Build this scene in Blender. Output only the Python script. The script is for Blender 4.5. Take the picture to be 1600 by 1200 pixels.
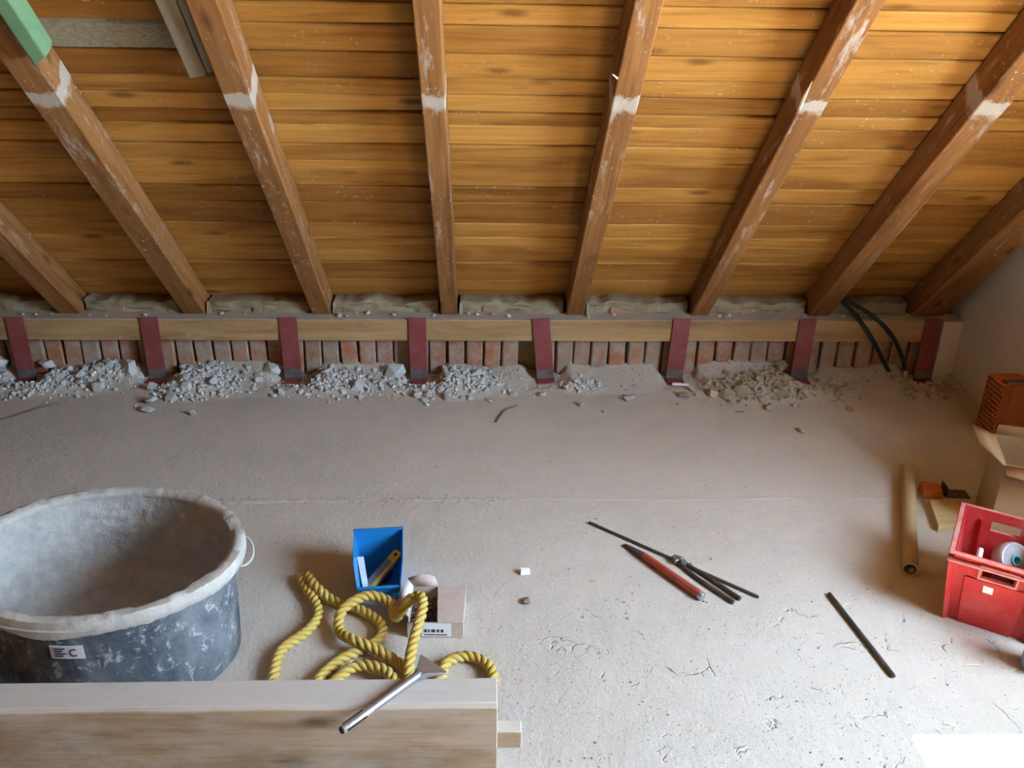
import bpy, bmesh, math, random
from mathutils import Vector, Matrix, noise, Euler

for o in list(bpy.data.objects): bpy.data.objects.remove(o)
S = bpy.context.scene
COL = S.collection
R = math.radians
rnd = random.Random(7)

# ------------------------------------------------------------------ camera
pitch, yaw, roll = R(24.64), R(2.3), R(0.98)
cp, sp = math.cos(pitch), math.sin(pitch)
r0 = Vector((math.cos(yaw), -math.sin(yaw), 0)); fh = Vector((math.sin(yaw), math.cos(yaw), 0))
fw = fh * cp + Vector((0, 0, -sp)); u0 = fh * sp + Vector((0, 0, cp))
rt = r0 * math.cos(roll) + u0 * math.sin(roll); up = u0 * math.cos(roll) - r0 * math.sin(roll)
cd = bpy.data.cameras.new('camera'); cam = bpy.data.objects.new('camera', cd); COL.objects.link(cam)
cam.matrix_world = Matrix(((rt.x, up.x, -fw.x, 0), (rt.y, up.y, -fw.y, 0), (rt.z, up.z, -fw.z, 1.53), (0, 0, 0, 1)))
cd.sensor_width = 36; cd.lens = 31.5; cd.clip_start = 0.02
S.camera = cam

# ------------------------------------------------------------------ light
W = bpy.data.worlds.new('sky'); S.world = W; W.use_nodes = True
bg = W.node_tree.nodes['Background']; bg.inputs[0].default_value = (0.62, 0.84, 1.08, 1); bg.inputs[1].default_value = 24.5
sd = bpy.data.lights.new('sun', 'SUN'); sd.energy = 78; sd.angle = R(0.6); sd.color = (1, .90, .76)
sun = bpy.data.objects.new('sun', sd); COL.objects.link(sun)
sun.rotation_euler = Vector((-1.31, 0, -2.05)).to_track_quat('-Z', 'Y').to_euler(); sun.location = (6, 1, 6)
WY0, WY1, WZ0, WZ1 = 0.25, 1.497, 0.80, 2.055        # gable window opening
pd = bpy.data.lights.new('window_portal', 'AREA'); pd.shape = 'RECTANGLE'; pd.size = WY1 - WY0; pd.size_y = WZ1 - WZ0
pd.cycles.is_portal = True
po = bpy.data.objects.new('window_portal', pd); COL.objects.link(po)
po.location = (2.28, (WY0 + WY1) / 2, (WZ0 + WZ1) / 2)
po.rotation_euler = Matrix(((0, 0, 1), (1, 0, 0), (0, 1, 0))).to_euler()
S.view_settings.view_transform = 'Standard'; S.view_settings.look = 'None'
S.view_settings.gamma = 1; S.view_settings.use_curve_mapping = False
S.view_settings.exposure = 1.15
try:
    S.cycles.max_bounces = 14; S.cycles.diffuse_bounces = 8
except Exception: pass

# ------------------------------------------------------------------ materials
class NT:
    def __init__(s, name):
        s.m = bpy.data.materials.new(name); s.m.use_nodes = True; s.t = s.m.node_tree; s.b = s.t.nodes['Principled BSDF']
    def n(s, typ, **k):
        nd = s.t.nodes.new(typ)
        for a, v in k.items(): setattr(nd, a, v)
        return nd
    def l(s, a, b): s.t.links.new(a, b)
    def set(s, sock, v):
        if hasattr(v, 'is_output') or isinstance(v, bpy.types.NodeSocket): s.l(v, sock)
        else: sock.default_value = v
    def coords(s, scale=(1, 1, 1), rand=True, obj=True):
        tc = s.n('ShaderNodeTexCoord'); out = tc.outputs['Object'] if obj else tc.outputs['Generated']
        if rand:
            oi = s.n('ShaderNodeObjectInfo'); mu = s.n('ShaderNodeVectorMath', operation='SCALE'); mu.inputs[0].default_value = (37.1, 91.7, 53.3)
            s.l(oi.outputs['Random'], mu.inputs['Scale']); ad = s.n('ShaderNodeVectorMath', operation='ADD')
            s.l(out, ad.inputs[0]); s.l(mu.outputs[0], ad.inputs[1]); out = ad.outputs[0]
        mp = s.n('ShaderNodeMapping'); mp.inputs['Scale'].default_value = scale; s.l(out, mp.inputs['Vector'])
        return mp.outputs[0]
    def noise(s, v, scale=5, detail=4, rough=.6, dist=0):
        t = s.n('ShaderNodeTexNoise'); s.l(v, t.inputs['Vector'])
        for k, x in (('Scale', scale), ('Detail', detail), ('Roughness', rough), ('Distortion', dist)): t.inputs[k].default_value = x
        return t.outputs['Fac']
    def vor(s, v, scale=5, feature='F1'):
        t = s.n('ShaderNodeTexVoronoi', feature=feature); s.l(v, t.inputs['Vector']); t.inputs['Scale'].default_value = scale
        return t.outputs['Distance']
    def mr(s, v, a, b, c=0., d=1.):
        t = s.n('ShaderNodeMapRange'); s.l(v, t.inputs[0])
        for i, x in enumerate((a, b, c, d)): t.inputs[i + 1].default_value = x
        return t.outputs[0]
    def mix(s, f, a, b, mode='MIX'):
        t = s.n('ShaderNodeMix', data_type='RGBA', blend_type=mode)
        s.set(t.inputs[0], f)
        for sock, v in ((t.inputs[6], a), (t.inputs[7], b)):
            if isinstance(v, tuple): v = (*v[:3], 1)
            s.set(sock, v)
        return t.outputs[2]
    def math(s, op, a, b=0.):
        t = s.n('ShaderNodeMath', operation=op); s.set(t.inputs[0], a); s.set(t.inputs[1], b); return t.outputs[0]
    def ramp(s, f, stops):
        t = s.n('ShaderNodeValToRGB'); s.l(f, t.inputs[0]); e = t.color_ramp.elements
        while len(e) < len(stops): e.new(.5)
        for k, (p, c) in enumerate(stops): e[k].position = p; e[k].color = (*c, 1)
        return t.outputs[0]
    def rand(s):
        return s.n('ShaderNodeObjectInfo').outputs['Random']
    def bump(s, h, strength=.3, dist=.01, prev=None):
        t = s.n('ShaderNodeBump'); s.l(h, t.inputs['Height']); t.inputs['Strength'].default_value = strength; t.inputs['Distance'].default_value = dist
        if prev: s.l(prev, t.inputs['Normal'])
        return t.outputs[0]
    def out(s, col=None, rough=.8, normal=None, metal=0, spec=.3):
        if col is not None: s.set(s.b.inputs['Base Color'], (*col, 1) if isinstance(col, tuple) else col)
        s.set(s.b.inputs['Roughness'], rough); s.b.inputs['Metallic'].default_value = metal
        s.b.inputs['Specular IOR Level'].default_value = spec
        if normal: s.l(normal, s.b.inputs['Normal'])
        return s.m

def wood(name, dark, mid, light, dust=None, dust_lo=.55, dust_hi=.75, specks=0., var=.5, knots=True, bands=False, rough=.75, up=0.):
    t = NT(name)
    v1 = t.coords((1.3, 17, 17)); v2 = t.coords((4, 120, 120)); v3 = t.coords((1, 1, 1))
    g = t.noise(v1, 1, 6, .65, 1.2); g2 = t.noise(v2, 1, 4, .6)
    c = t.ramp(g, [(.22, dark), (.46, mid), (.75, light)])
    c = t.mix(t.mr(g2, .42, .75, 0, .28), c, dark)
    rb = t.rand()
    c = t.mix(t.mr(rb, 0, 1, 0, var), c, t.mix(1., c, (.52, .42, .33), 'MULTIPLY'))
    # broad weather stains along the board
    st = t.noise(t.coords((1.1, 5, 5)), 1.3, 3, .55, .6)
    c = t.mix(t.mr(st, .52, .68, 0, .6), c, t.mix(1., c, (.5, .38, .28), 'MULTIPLY'))
    if knots:
        kd = t.vor(t.coords((3.2, 9, 9)), 1.)
        c = t.mix(t.mr(kd, .07, .17, .8, 0), c, tuple(x * .55 for x in dark))
    fk = t.noise(t.coords((5.5, 42, 42)), 1, 5, .75, .8)
    c = t.mix(t.mr(fk, .61, .71, 0, .5), c, tuple(x * .6 for x in dark))
    if dust:
        dn = t.noise(t.coords((2, 5, 5)), 2.2, 6, .7)
        c = t.mix(t.mr(dn, dust_lo, dust_hi, 0, .85), c, dust)
    if specks:
        a = t.noise(v3, 70, 3, .7); b = t.noise(v3, 5, 3, .6)
        m = t.math('MULTIPLY', t.mr(a, .62, .68), t.mr(b, .50, .62, 0, specks))
        c = t.mix(m, c, (.62, .59, .52))
    if bands:       # pale plaster smear where an old ceiling met the rafters; x runs up the rafter
        tc = t.n('ShaderNodeTexCoord'); sx = t.n('ShaderNodeSeparateXYZ'); t.l(tc.outputs['Object'], sx.inputs[0])
        x = t.math('ADD', sx.outputs[0], t.mr(t.noise(v3, 16, 4, .7), 0, 1, -.045, .045))
        m = t.math('MULTIPLY', t.mr(x, 1.295, 1.315), t.mr(x, 1.365, 1.355, 0, 1))
        c = t.mix(t.math('MULTIPLY', m, .6), c, (.55, .52, .45))
        sm = t.math('MULTIPLY', t.mr(t.noise(t.coords((3, 14, 14)), 1.5, 6, .75), .56, .66), t.mr(x, .2, .8, 0, .55))
        c = t.mix(sm, c, (.55, .48, .41))
    if up:          # settled dust on faces that look up
        ge = t.n('ShaderNodeNewGeometry'); sz = t.n('ShaderNodeSeparateXYZ'); t.l(ge.outputs['True Normal'], sz.inputs[0])
        c = t.mix(t.math('MULTIPLY', t.mr(sz.outputs[2], .6, .85, 0, up), t.mr(t.noise(v3, 14, 5, .7), .25, .5, .6, 1)), c, (.46, .43, .395))
    h = t.math('ADD', t.math('MULTIPLY', g, .6), t.math('MULTIPLY', g2, .4))
    return t.out(c, rough, t.bump(h, .35, .006), spec=.2)

M = {}
M['plank'] = wood('plank_wood', (.25, .104, .017), (.49, .232, .044), (.60, .32, .084), specks=.4, var=.9)
M['rafter'] = wood('rafter_wood', (.14, .058, .018), (.29, .128, .038), (.41, .205, .074), specks=.8, var=.35, bands=True)
M['sill'] = wood('sill_wood', (.19, .11, .045), (.34, .21, .095), (.43, .28, .14), up=.7, dust=(.38, .33, .26), dust_lo=.55, dust_hi=.85, specks=.3, var=.0, knots=False)
M['beam'] = wood('beam_wood', (.24, .16, .095), (.43, .32, .21), (.56, .45, .33), up=.92, dust=(.50, .46, .41), dust_lo=.42, dust_hi=.72, specks=.3, var=0.)
M['weathered'] = wood('weathered_wood', (.17, .14, .09), (.30, .26, .18), (.41, .37, .27), dust=(.42, .40, .32), specks=.3, var=.2)
M['offcut'] = wood('offcut_wood', (.40, .27, .12), (.52, .38, .20), (.60, .46, .27), var=0., knots=False)
M['twig'] = wood('twig_wood', (.10, .07, .04), (.19, .14, .08), (.28, .21, .13), var=0., knots=False)
M['deck'] = wood('deck_wood', (.06, .032, .012), (.10, .055, .022), (.15, .08, .035), var=0., knots=False)

def dusty(name, base, dustc, lo=.45, hi=.7, amt=.8, rough=.7, sc=6, metal=0, spec=.3, bump=.15, rand=0., fine=60):
    t = NT(name); v = t.coords()
    n1 = t.noise(v, sc, 6, .68, .3); n2 = t.noise(v, fine, 4, .7)
    c = t.mix(t.mr(n1, lo, hi, 0, amt), base, dustc)
    c = t.mix(t.mr(n2, .35, .75, 0, .3), c, t.mix(1., c, (.6, .58, .56), 'MULTIPLY'))
    if rand:
        c = t.mix(t.mr(t.rand(), 0, 1, 0, rand), c, t.mix(1., c, (.45, .43, .41), 'MULTIPLY'))
    return t.out(c, rough, t.bump(n2, bump, .004), metal, spec)

# floor: dusty trodden screed
t = NT('screed'); v = t.coords(rand=False)
n1 = t.noise(v, 1.3, 5, .6); n2 = t.noise(v, 9, 6, .7); n3 = t.noise(v, 70, 4, .7); n4 = t.noise(v, 260, 2, .6)
c = t.mix(t.mr(n1, .35, .68), (.455, .415, .36), (.515, .475, .425))
c = t.mix(t.mr(n2, .45, .75, 0, .4), c, (.56, .525, .48))
c = t.mix(t.mr(n3, .55, .75, 0, .35), c, (.36, .315, .27))
wv = t.n('ShaderNodeVectorMath', operation='ADD'); nz = t.n('ShaderNodeTexNoise'); t.l(v, nz.inputs['Vector']); nz.inputs['Scale'].default_value = 4.5; nz.inputs['Detail'].default_value = 5
sc = t.n('ShaderNodeVectorMath', operation='SCALE'); t.l(nz.outputs['Color'], sc.inputs[0]); sc.inputs['Scale'].default_value = .35
t.l(v, wv.inputs[0]); t.l(sc.outputs[0], wv.inputs[1])
cr = t.vor(wv.outputs[0], 8.5, 'DISTANCE_TO_EDGE')
sx = t.n('ShaderNodeSeparateXYZ'); t.l(v, sx.inputs[0])
# trodden, cracked crust in front of the window
reg = t.math('MULTIPLY', t.mr(sx.outputs[1], 2.15, 1.75), t.mr(sx.outputs[0], -.1, .35))
crm = t.math('MULTIPLY', t.mr(cr, .0, .03, 1, 0), t.math('MULTIPLY', reg, t.mr(t.noise(v, 11, 3, .6), .55, .66)))
c = t.mix(t.math('MULTIPLY', crm, .4), c, (.2, .17, .15))
sp_ = t.math('MULTIPLY', t.math('MULTIPLY', t.mr(t.noise(v, 120, 3, .75), .59, .66), t.mr(t.noise(v, 5, 4, .65), .44, .60, 0, .8)), t.mr(sx.outputs[1], 2.6, 1.8, .12, 1))
c = t.mix(sp_, c, (.24, .205, .17))
hh = t.math('SUBTRACT', t.math('ADD', t.math('MULTIPLY', n2, .5), t.math('ADD', t.math('MULTIPLY', n3, .30), t.math('MULTIPLY', n4, .12))), t.math('MULTIPLY', crm, .5))
M['screed'] = t.out(c, .95, t.bump(hh, .75, .014), spec=.1)

M['dust'] = dusty('grey_dust', (.40, .375, .335), (.49, .465, .42), rough=.95, sc=9, spec=.1, bump=.7, fine=90)
M['mortar'] = dusty('old_mortar', (.27, .215, .135), (.41, .35, .25), rough=.95, sc=12, spec=.1, bump=.8, fine=45)
M['rubble'] = dusty('rubble_mortar', (.60, .61, .60), (.74, .74, .72), rough=.95, sc=14, spec=.1, bump=.5, rand=.45)
M['rubble_brown'] = dusty('rubble_brown', (.47, .40, .30), (.59, .52, .41), rough=.95, sc=14, spec=.1, bump=.5, rand=.4)
M['crumb'] = dusty('brown_crumbs', (.34, .285, .22), (.48, .42, .34), rough=.95, sc=14, spec=.1, bump=.3)
M['chunk_white'] = dusty('white_plaster', (.80, .79, .76), (.85, .84, .82), rough=.9, sc=14, spec=.1, bump=.2)
M['stone_brown'] = dusty('brown_stone', (.25, .18, .16), (.38, .31, .28), rough=.9, sc=20, spec=.1)
t = NT('old_brick'); v = t.coords(); rb = t.rand()
c = t.ramp(rb, [(0, (.36, .12, .055)), (.3, (.40, .17, .085)), (.55, (.30, .15, .09)), (.8, (.31, .22, .16)), (1, (.36, .10, .05))])
n1 = t.noise(v, 14, 6, .7); n2 = t.noise(v, 70, 4, .7)
c = t.mix(t.mr(n1, .38, .62, 0, .9), c, (.36, .31, .25)); c = t.mix(t.mr(n2, .4, .7, 0, .3), c, (.16, .08, .05))
M['brick'] = t.out(c, .93, t.bump(n2, .6, .004), spec=.1)
M['clay'] = dusty('orange_clay', (.50, .17, .06), (.52, .22, .10), rough=.85, sc=8, amt=.6, spec=.15)
t = NT('plaster'); v = t.coords(rand=False); n1 = t.noise(v, 3, 6, .6); n2 = t.noise(v, 45, 5, .7)
c = t.mix(n1, (.60, .57, .52), (.70, .67, .62)); M['plaster'] = t.out(c, .95, t.bump(n2, .35, .006), spec=.1)
M['strap'] = dusty('red_oxide_primer', (.20, .042, .042), (.27, .10, .095), lo=.42, hi=.8, amt=.7, rough=.7, sc=10, bump=.1)
M['strap_bare'] = dusty('dusty_strap_end', (.10, .085, .085), (.22, .19, .18), rough=.8, sc=12)
M['steel'] = dusty('dark_steel', (.085, .075, .07), (.22, .17, .15), lo=.45, hi=.75, rough=.55, sc=20, metal=.6, bump=.1)
M['chrome'] = dusty('bright_steel', (.50, .51, .54), (.60, .58, .56), rough=.32, sc=10, metal=.85, bump=.02)
M['grey_steel'] = dusty('grey_steel', (.30, .30, .32), (.42, .40, .40), rough=.42, sc=10, metal=.7, bump=.05)
M['rust'] = dusty('rusty_nails', (.09, .065, .05), (.24, .17, .12), rough=.6, sc=30, metal=.4)
M['tool_red'] = dusty('red_grip', (.36, .050, .028), (.42, .15, .10), rough=.45, sc=14, amt=.6, spec=.5)
M['crate'] = dusty('red_plastic', (.47, .020, .022), (.50, .15, .14), lo=.45, hi=.75, amt=.7, rough=.5, sc=7, spec=.4, bump=.05)
M['crate_worn'] = dusty('worn_red_edge', (.52, .10, .09), (.58, .30, .26), lo=.35, hi=.6, amt=.8, rough=.6, sc=12, bump=.05)
M['blue'] = dusty('blue_plastic', (.010, .19, .50), (.05, .27, .54), lo=.5, hi=.8, amt=.5, rough=.38, sc=8, spec=.5, bump=.02)
M['tub_in'] = dusty('mortar_lining', (.34, .34, .33), (.50, .49, .47), lo=.35, hi=.7, rough=.95, sc=16, spec=.1, bump=.9, fine=70)
M['rim'] = dusty('mortar_rim', (.40, .39, .36), (.55, .53, .48), lo=.35, hi=.7, rough=.95, sc=20, spec=.1, bump=.6, fine=60)
t = NT('tub_plastic'); v = t.coords((1, 1, .7)); a = t.noise(v, 9, 7, .72, .8); b = t.noise(v, 34, 5, .75, .5); cc = t.noise(t.coords((1, 1, 5)), 22, 4, .7)
c = t.mix(t.mr(a, .34, .62, 0, .85), (.04, .05, .066), (.21, .23, .255)); c = t.mix(t.mr(b, .56, .64, 0, .85), c, (.46, .47, .47))
c = t.mix(t.mr(cc, .66, .70, 0, .7), c, (.6, .61, .61)); M['tub'] = t.out(c, .55, t.bump(b, .3, .003), spec=.35)
M['rope'] = dusty('yellow_rope', (.52, .36, .065), (.55, .44, .18), lo=.4, hi=.7, amt=.7, rough=.6, sc=30, spec=.35, fine=220, bump=.3)
M['card'] = dusty('cardboard', (.42, .29, .17), (.50, .37, .24), rough=.85, sc=5, spec=.15, bump=.05)
M['card_pink'] = dusty('box_board', (.47, .38, .33), (.54, .46, .41), rough=.8, sc=7, spec=.2, bump=.05)
M['paper'] = dusty('white_paper', (.78, .79, .80), (.72, .70, .66), rough=.8, sc=10, amt=.4, bump=0)
M['ink'] = NT('ink').out((.05, .055, .08), .8)
M['tube'] = dusty('kraft_tube', (.40, .30, .17), (.46, .36, .23), rough=.8, sc=10, spec=.2, bump=.1)
M['green'] = dusty('green_paint', (.15, .29, .15), (.20, .33, .19), rough=.5, sc=7, amt=.6, spec=.4, bump=.05)
M['fibre'] = None
t = NT('wood_wool'); v = t.coords((22, 60, 60), rand=False); a = t.noise(v, 1, 6, .8, 2.5); b = t.noise(t.coords(rand=False), 5, 3, .6)
c = t.ramp(a, [(.3, (.30, .24, .13)), (.48, (.60, .52, .33)), (.64, (.74, .68, .50))]); c = t.mix(t.mr(b, .55, .7, 0, .45), c, (.42, .33, .18))
M['fibre'] = t.out(c, .95, t.bump(a, 1., .02), spec=.1)
M['cable'] = NT('black_conduit').out((.018, .022, .02), .5)
M['cap'] = NT('conduit_end').out((.42, .40, .36), .6)
M['yellow'] = dusty('yellow_level', (.55, .44, .06), (.50, .46, .22), rough=.5, sc=14, amt=.6)
M['violet'] = NT('level_face').out((.16, .15, .20), .5)
M['clearish'] = dusty('pale_plastic', (.45, .56, .60), (.55, .60, .62), rough=.35, sc=9, spec=.5)
M['brass'] = dusty('screw_brass', (.45, .22, .05), (.25, .12, .05), rough=.45, sc=30, metal=.6)
M['wrap'] = dusty('film_wrap', (.36, .33, .36), (.52, .48, .50), lo=.4, hi=.65, rough=.25, sc=12, spec=.6, bump=.1)
M['cyan'] = NT('cyan_core').out((.12, .46, .52), .4)
M['black'] = NT('black_hole').out((.02, .02, .02), .8)
t = NT('bottle_glass'); t.b.inputs['Transmission Weight'].default_value = .45; M['bottle'] = t.out((.42, .78, .86), .2, spec=.5)
M['liquid'] = NT('bottle_cap').out((.55, .60, .30), .4)
M['straw'] = NT('splinter').out((.72, .58, .42), .8)
M['outside_bounce'] = NT('warm_bounce_ground').out((.40, .34, .26), .95)  # warm reflecting tone for the added ground outside
M['frame'] = NT('window_paint').out((.75, .74, .71), .5)

# ------------------------------------------------------------------ mesh helpers
class MB:
    def __init__(s): s.v = []; s.f = []
    def add(s, vs, fs):
        k = len(s.v); s.v += [Vector(x) for x in vs]; s.f += [tuple(i + k for i in f) for f in fs]; return s
    def hexa(s, p):      # 8 points: bottom ring 0-3, top ring 4-7
        return s.add(p, [(3, 2, 1, 0), (4, 5, 6, 7), (0, 1, 5, 4), (1, 2, 6, 5), (2, 3, 7, 6), (3, 0, 4, 7)])
    def box(s, x0, x1, y0, y1, z0, z1):
        return s.hexa([(x0, y0, z0), (x1, y0, z0), (x1, y1, z0), (x0, y1, z0), (x0, y0, z1), (x1, y0, z1), (x1, y1, z1), (x0, y1, z1)])
    def prism(s, poly, h0, h1, axis='z'):
        n = len(poly); mk = {'z': lambda a, b, h: (a, b, h), 'y': lambda a, b, h: (a, h, b), 'x': lambda a, b, h: (h, a, b)}[axis]
        vs = [mk(a, b, h0) for a, b in poly] + [mk(a, b, h1) for a, b in poly]
        return s.add(vs, [tuple(range(n))[::-1], tuple(range(n, 2 * n))] + [(i, (i + 1) % n, n + (i + 1) % n, n + i) for i in range(n)])
    def tube(s, pts, r, n=10, cap=True, flat=None):
        pts = [Vector(p) for p in pts]; rs = r if isinstance(r, (list, tuple)) else [r] * len(pts)
        t0 = (pts[1] - pts[0]).normalized(); u = t0.orthogonal().normalized(); rings = []
        for i, p in enumerate(pts):
            a = pts[max(i - 1, 0)]; b = pts[min(i + 1, len(pts) - 1)]; t = (b - a).normalized()
            u = (u - t * u.dot(t)).normalized(); w = t.cross(u)
            rings.append([p + (u * math.cos(2 * math.pi * k / n) + w * math.sin(2 * math.pi * k / n)) * rs[i] for k in range(n)])
        fs = []
        for i in range(len(pts) - 1):
            for k in range(n): fs.append((i * n + k, i * n + (k + 1) % n, (i + 1) * n + (k + 1) % n, (i + 1) * n + k))
        if cap: fs += [tuple(range(n))[::-1], tuple(range((len(pts) - 1) * n, len(pts) * n))]
        return s.add([q for rr in rings for q in rr], fs)
    def lathe(s, prof, n=24, sx=1., sy=1., close=False):
        vs = [(r * sx * math.cos(2 * math.pi * k / n), r * sy * math.sin(2 * math.pi * k / n), z) for r, z in prof for k in range(n)]
        fs = []
        m = len(prof)
        for i in range(m if close else m - 1):
            j = (i + 1) % m
            for k in range(n): fs.append((i * n + k, i * n + (k + 1) % n, j * n + (k + 1) % n, j * n + k))
        return s.add(vs, fs)
    def build(s, name, mat, parent=None, loc=None, rot=None, mw=None, smooth=40, bevel=0, seg=2):
        me = bpy.data.meshes.new(name); me.from_pydata([tuple(v) for v in s.v], [], s.f)
        bm = bmesh.new(); bm.from_mesh(me); bmesh.ops.recalc_face_normals(bm, faces=bm.faces); bm.to_mesh(me); bm.free()
        if smooth:
            for p in me.polygons: p.use_smooth = True
            me.set_sharp_from_angle(angle=R(smooth))
        me.materials.append(M[mat] if isinstance(mat, str) else mat)
        o = bpy.data.objects.new(name, me); COL.objects.link(o)
        if parent: o.parent = parent
        if mw is not None: o.matrix_local = mw
        if loc is not None: o.location = loc
        if rot is not None: o.rotation_euler = rot
        if bevel:
            b = o.modifiers.new('bevel', 'BEVEL'); b.width = bevel; b.segments = seg; b.limit_method = 'ANGLE'; b.angle_limit = R(40)
        return o
def tag(o, label=None, cat=None, group=None, kind=None):
    for k, v in (('label', label), ('category', cat), ('group', group), ('kind', kind)):
        if v: o[k] = v
    return o
def empty(name, loc=(0, 0, 0), rz=0., label=None, cat=None, group=None, kind=None):
    o = bpy.data.objects.new(name, None); COL.objects.link(o); o.location = loc; o.rotation_euler = (0, 0, rz); o.empty_display_size = .05
    return tag(o, label, cat, group, kind)
def spline(pts, sub=8):     # catmull-rom through 3d points
    P = [Vector(p) for p in pts]; out = []
    for i in range(len(P) - 1):
        a = P[max(i - 1, 0)]; b = P[i]; c = P[i + 1]; d = P[min(i + 2, len(P) - 1)]
        for k in range(sub):
            u = k / sub
            out.append(.5 * ((2 * b) + (c - a) * u + (2 * a - 5 * b + 4 * c - d) * u * u + (3 * b - a - 3 * c + d) * u ** 3))
    return out + [P[-1]]
nz = lambda x, y, z=0.: noise.noise(Vector((x, y, z)))

# ------------------------------------------------------------------ roof frame
TH = R(45.35); CT, ST = math.cos(TH), math.sin(TH)
P0 = Vector((0, 3.44, .262)); Dv = Vector((0, -CT, ST)); Nv = Vector((0, ST, CT))
def roof(s, x, h): return P0 + Dv * s + Nv * h + Vector((x, 0, 0))
def roof_mat(s, x, h):          # local x up the slope, y = world x, z = outward
    q = roof(s, x, h); return Matrix(((Dv.x, 1, Nv.x, q.x), (Dv.y, 0, Nv.y, q.y), (Dv.z, 0, Nv.z, q.z), (0, 0, 0, 1)))
def board_mat(s, x, h):         # local x = world x, y up the slope, z into the room
    q = roof(s, x, h); return Matrix(((1, Dv.x, -Nv.x, q.x), (0, Dv.y, -Nv.y, q.y), (0, Dv.z, -Nv.z, q.z), (0, 0, 0, 1)))
XL, XR = -6.0, 1.985
PL = -2.8                         # boards are built one by one from here to the gable
RIDGE = 4.3
BACK = -2.64      # far knee of the opposite slope

# ------------------------------------------------------------------ setting
fl = MB().box(XL - .2, XR + .3, BACK - .4, 3.7, -.12, 0).build('floor', 'screed', smooth=0); tag(fl, 'dusty grey-beige trodden screed floor', kind='structure')
# crumbled joint ridge across the floor
mb = MB(); N = 150
for i in range(N + 1):
    x = -1.0 + 2.9 * i / N; y = 2.447 + .012 * nz(x * 2.3, 1) + .004 * nz(x * 17, 4); a = max(0., .35 + 1.1 * nz(x * 5, 7)) * (1. if x < .0 else .45)
    w = .006 + .012 * a; h = .0006 + .005 * a * (.6 + .8 * abs(nz(x * 40, 9)))
    mb.add([(x, y - w, -.001), (x, y - w * .3, h), (x, y + w * .4, h * .7), (x, y + w, -.001)], [])
mb.f = [(i * 4 + k, i * 4 + k + 1, i * 4 + k + 5, i * 4 + k + 4) for i in range(N) for k in range(3)]
mb.build('floor_joint', 'screed', fl, smooth=60)

deck = MB().box(XL - .2, XR + .3, -.25, RIDGE, .128, .16)
dk = bpy.data.objects.new('ceiling', None)
deck.v = [Vector((p.y, p.x, p.z)) for p in deck.v]     # slope along x, world x along y
ceil = deck.build('ceiling', 'deck', mw=roof_mat(0, 0, 0), smooth=0); tag(ceil, 'sloping roof underside of tan horizontal boards', kind='structure')
inv = ceil.matrix_world.inverted() if False else roof_mat(0, 0, 0).inverted()
# opposite slope behind the camera
top = roof(RIDGE, 0, .10)
mb = MB().add([(XL - .2, top.y, top.z), (XR + .3, top.y, top.z), (XR + .3, BACK - .5, .30), (XL - .2, BACK - .5, .30), (XL - .2, top.y, top.z + .06), (XR + .3, top.y, top.z + .06), (XR + .3, BACK - .5, .36), (XL - .2, BACK - .5, .36)],
              [(0, 1, 2, 3), (7, 6, 5, 4), (0, 4, 5, 1), (1, 5, 6, 2), (2, 6, 7, 3), (3, 7, 4, 0)])
o = mb.build('ceiling_opposite', 'plank', smooth=0); tag(o, 'opposite boarded roof slope', kind='structure')

o = MB().box(2.6, 60, -40, 40, -6.2, -6.0).build('ground', 'outside_bounce', smooth=0); tag(o, 'unseen ground plane added outside to bounce warm light through the gable window', kind='structure')  # added out of view to reflect warm light up onto the boards
# right gable with the window opening
gw = MB(); T0, T1 = XR, XR + .30
for (y0, y1, z0, z1) in ((WY1, 3.75, 0, 4.0), (BACK - .4, WY0, 0, 4.0), (WY0, WY1, 0, WZ0), (WY0, WY1, WZ1, 4.0)): gw.box(T0, T1, y0, y1, z0, z1)
wr = gw.build('wall_right', 'plaster', smooth=0); tag(wr, 'pale plastered gable wall at the right', kind='structure')
o = MB().box(1.902, XR, 3.376, 3.475, 0, .262).build('trim_1', 'plaster', smooth=0, bevel=.004); tag(o, 'narrow plaster return closing the wall plate at the right', kind='structure')
wf = empty('window_1', (XR + .2, (WY0 + WY1) / 2, WZ0), kind='structure')
for (y0, y1, z0, z1) in ((WY0, WY0 + .05, WZ0, WZ1), (WY1 - .05, WY1, WZ0, WZ1), (WY0, WY1, WZ0, WZ0 + .05), (WY0, WY1, WZ1 - .05, WZ1)):
    c0 = wf.location; MB().box(0, .06, y0 - c0.y, y1 - c0.y, z0 - c0.z, z1 - c0.z).build('window_frame', 'frame', wf, smooth=0)
o = MB().box(XL - .2, XL, BACK - .4, 3.75, 0, 4.0).build('wall_left', 'brick', smooth=0); tag(o, 'unseen left gable wall, brick finish made up for warm bounce', kind='structure')  # out of view; finish and distance made up for a warmer, weaker bounce
o = MB().box(XL, XR, BACK - .5, BACK - .4, 0, .5).build('wall_front', 'brick', smooth=0); tag(o, 'low knee wall behind the viewer', kind='structure')

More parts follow.
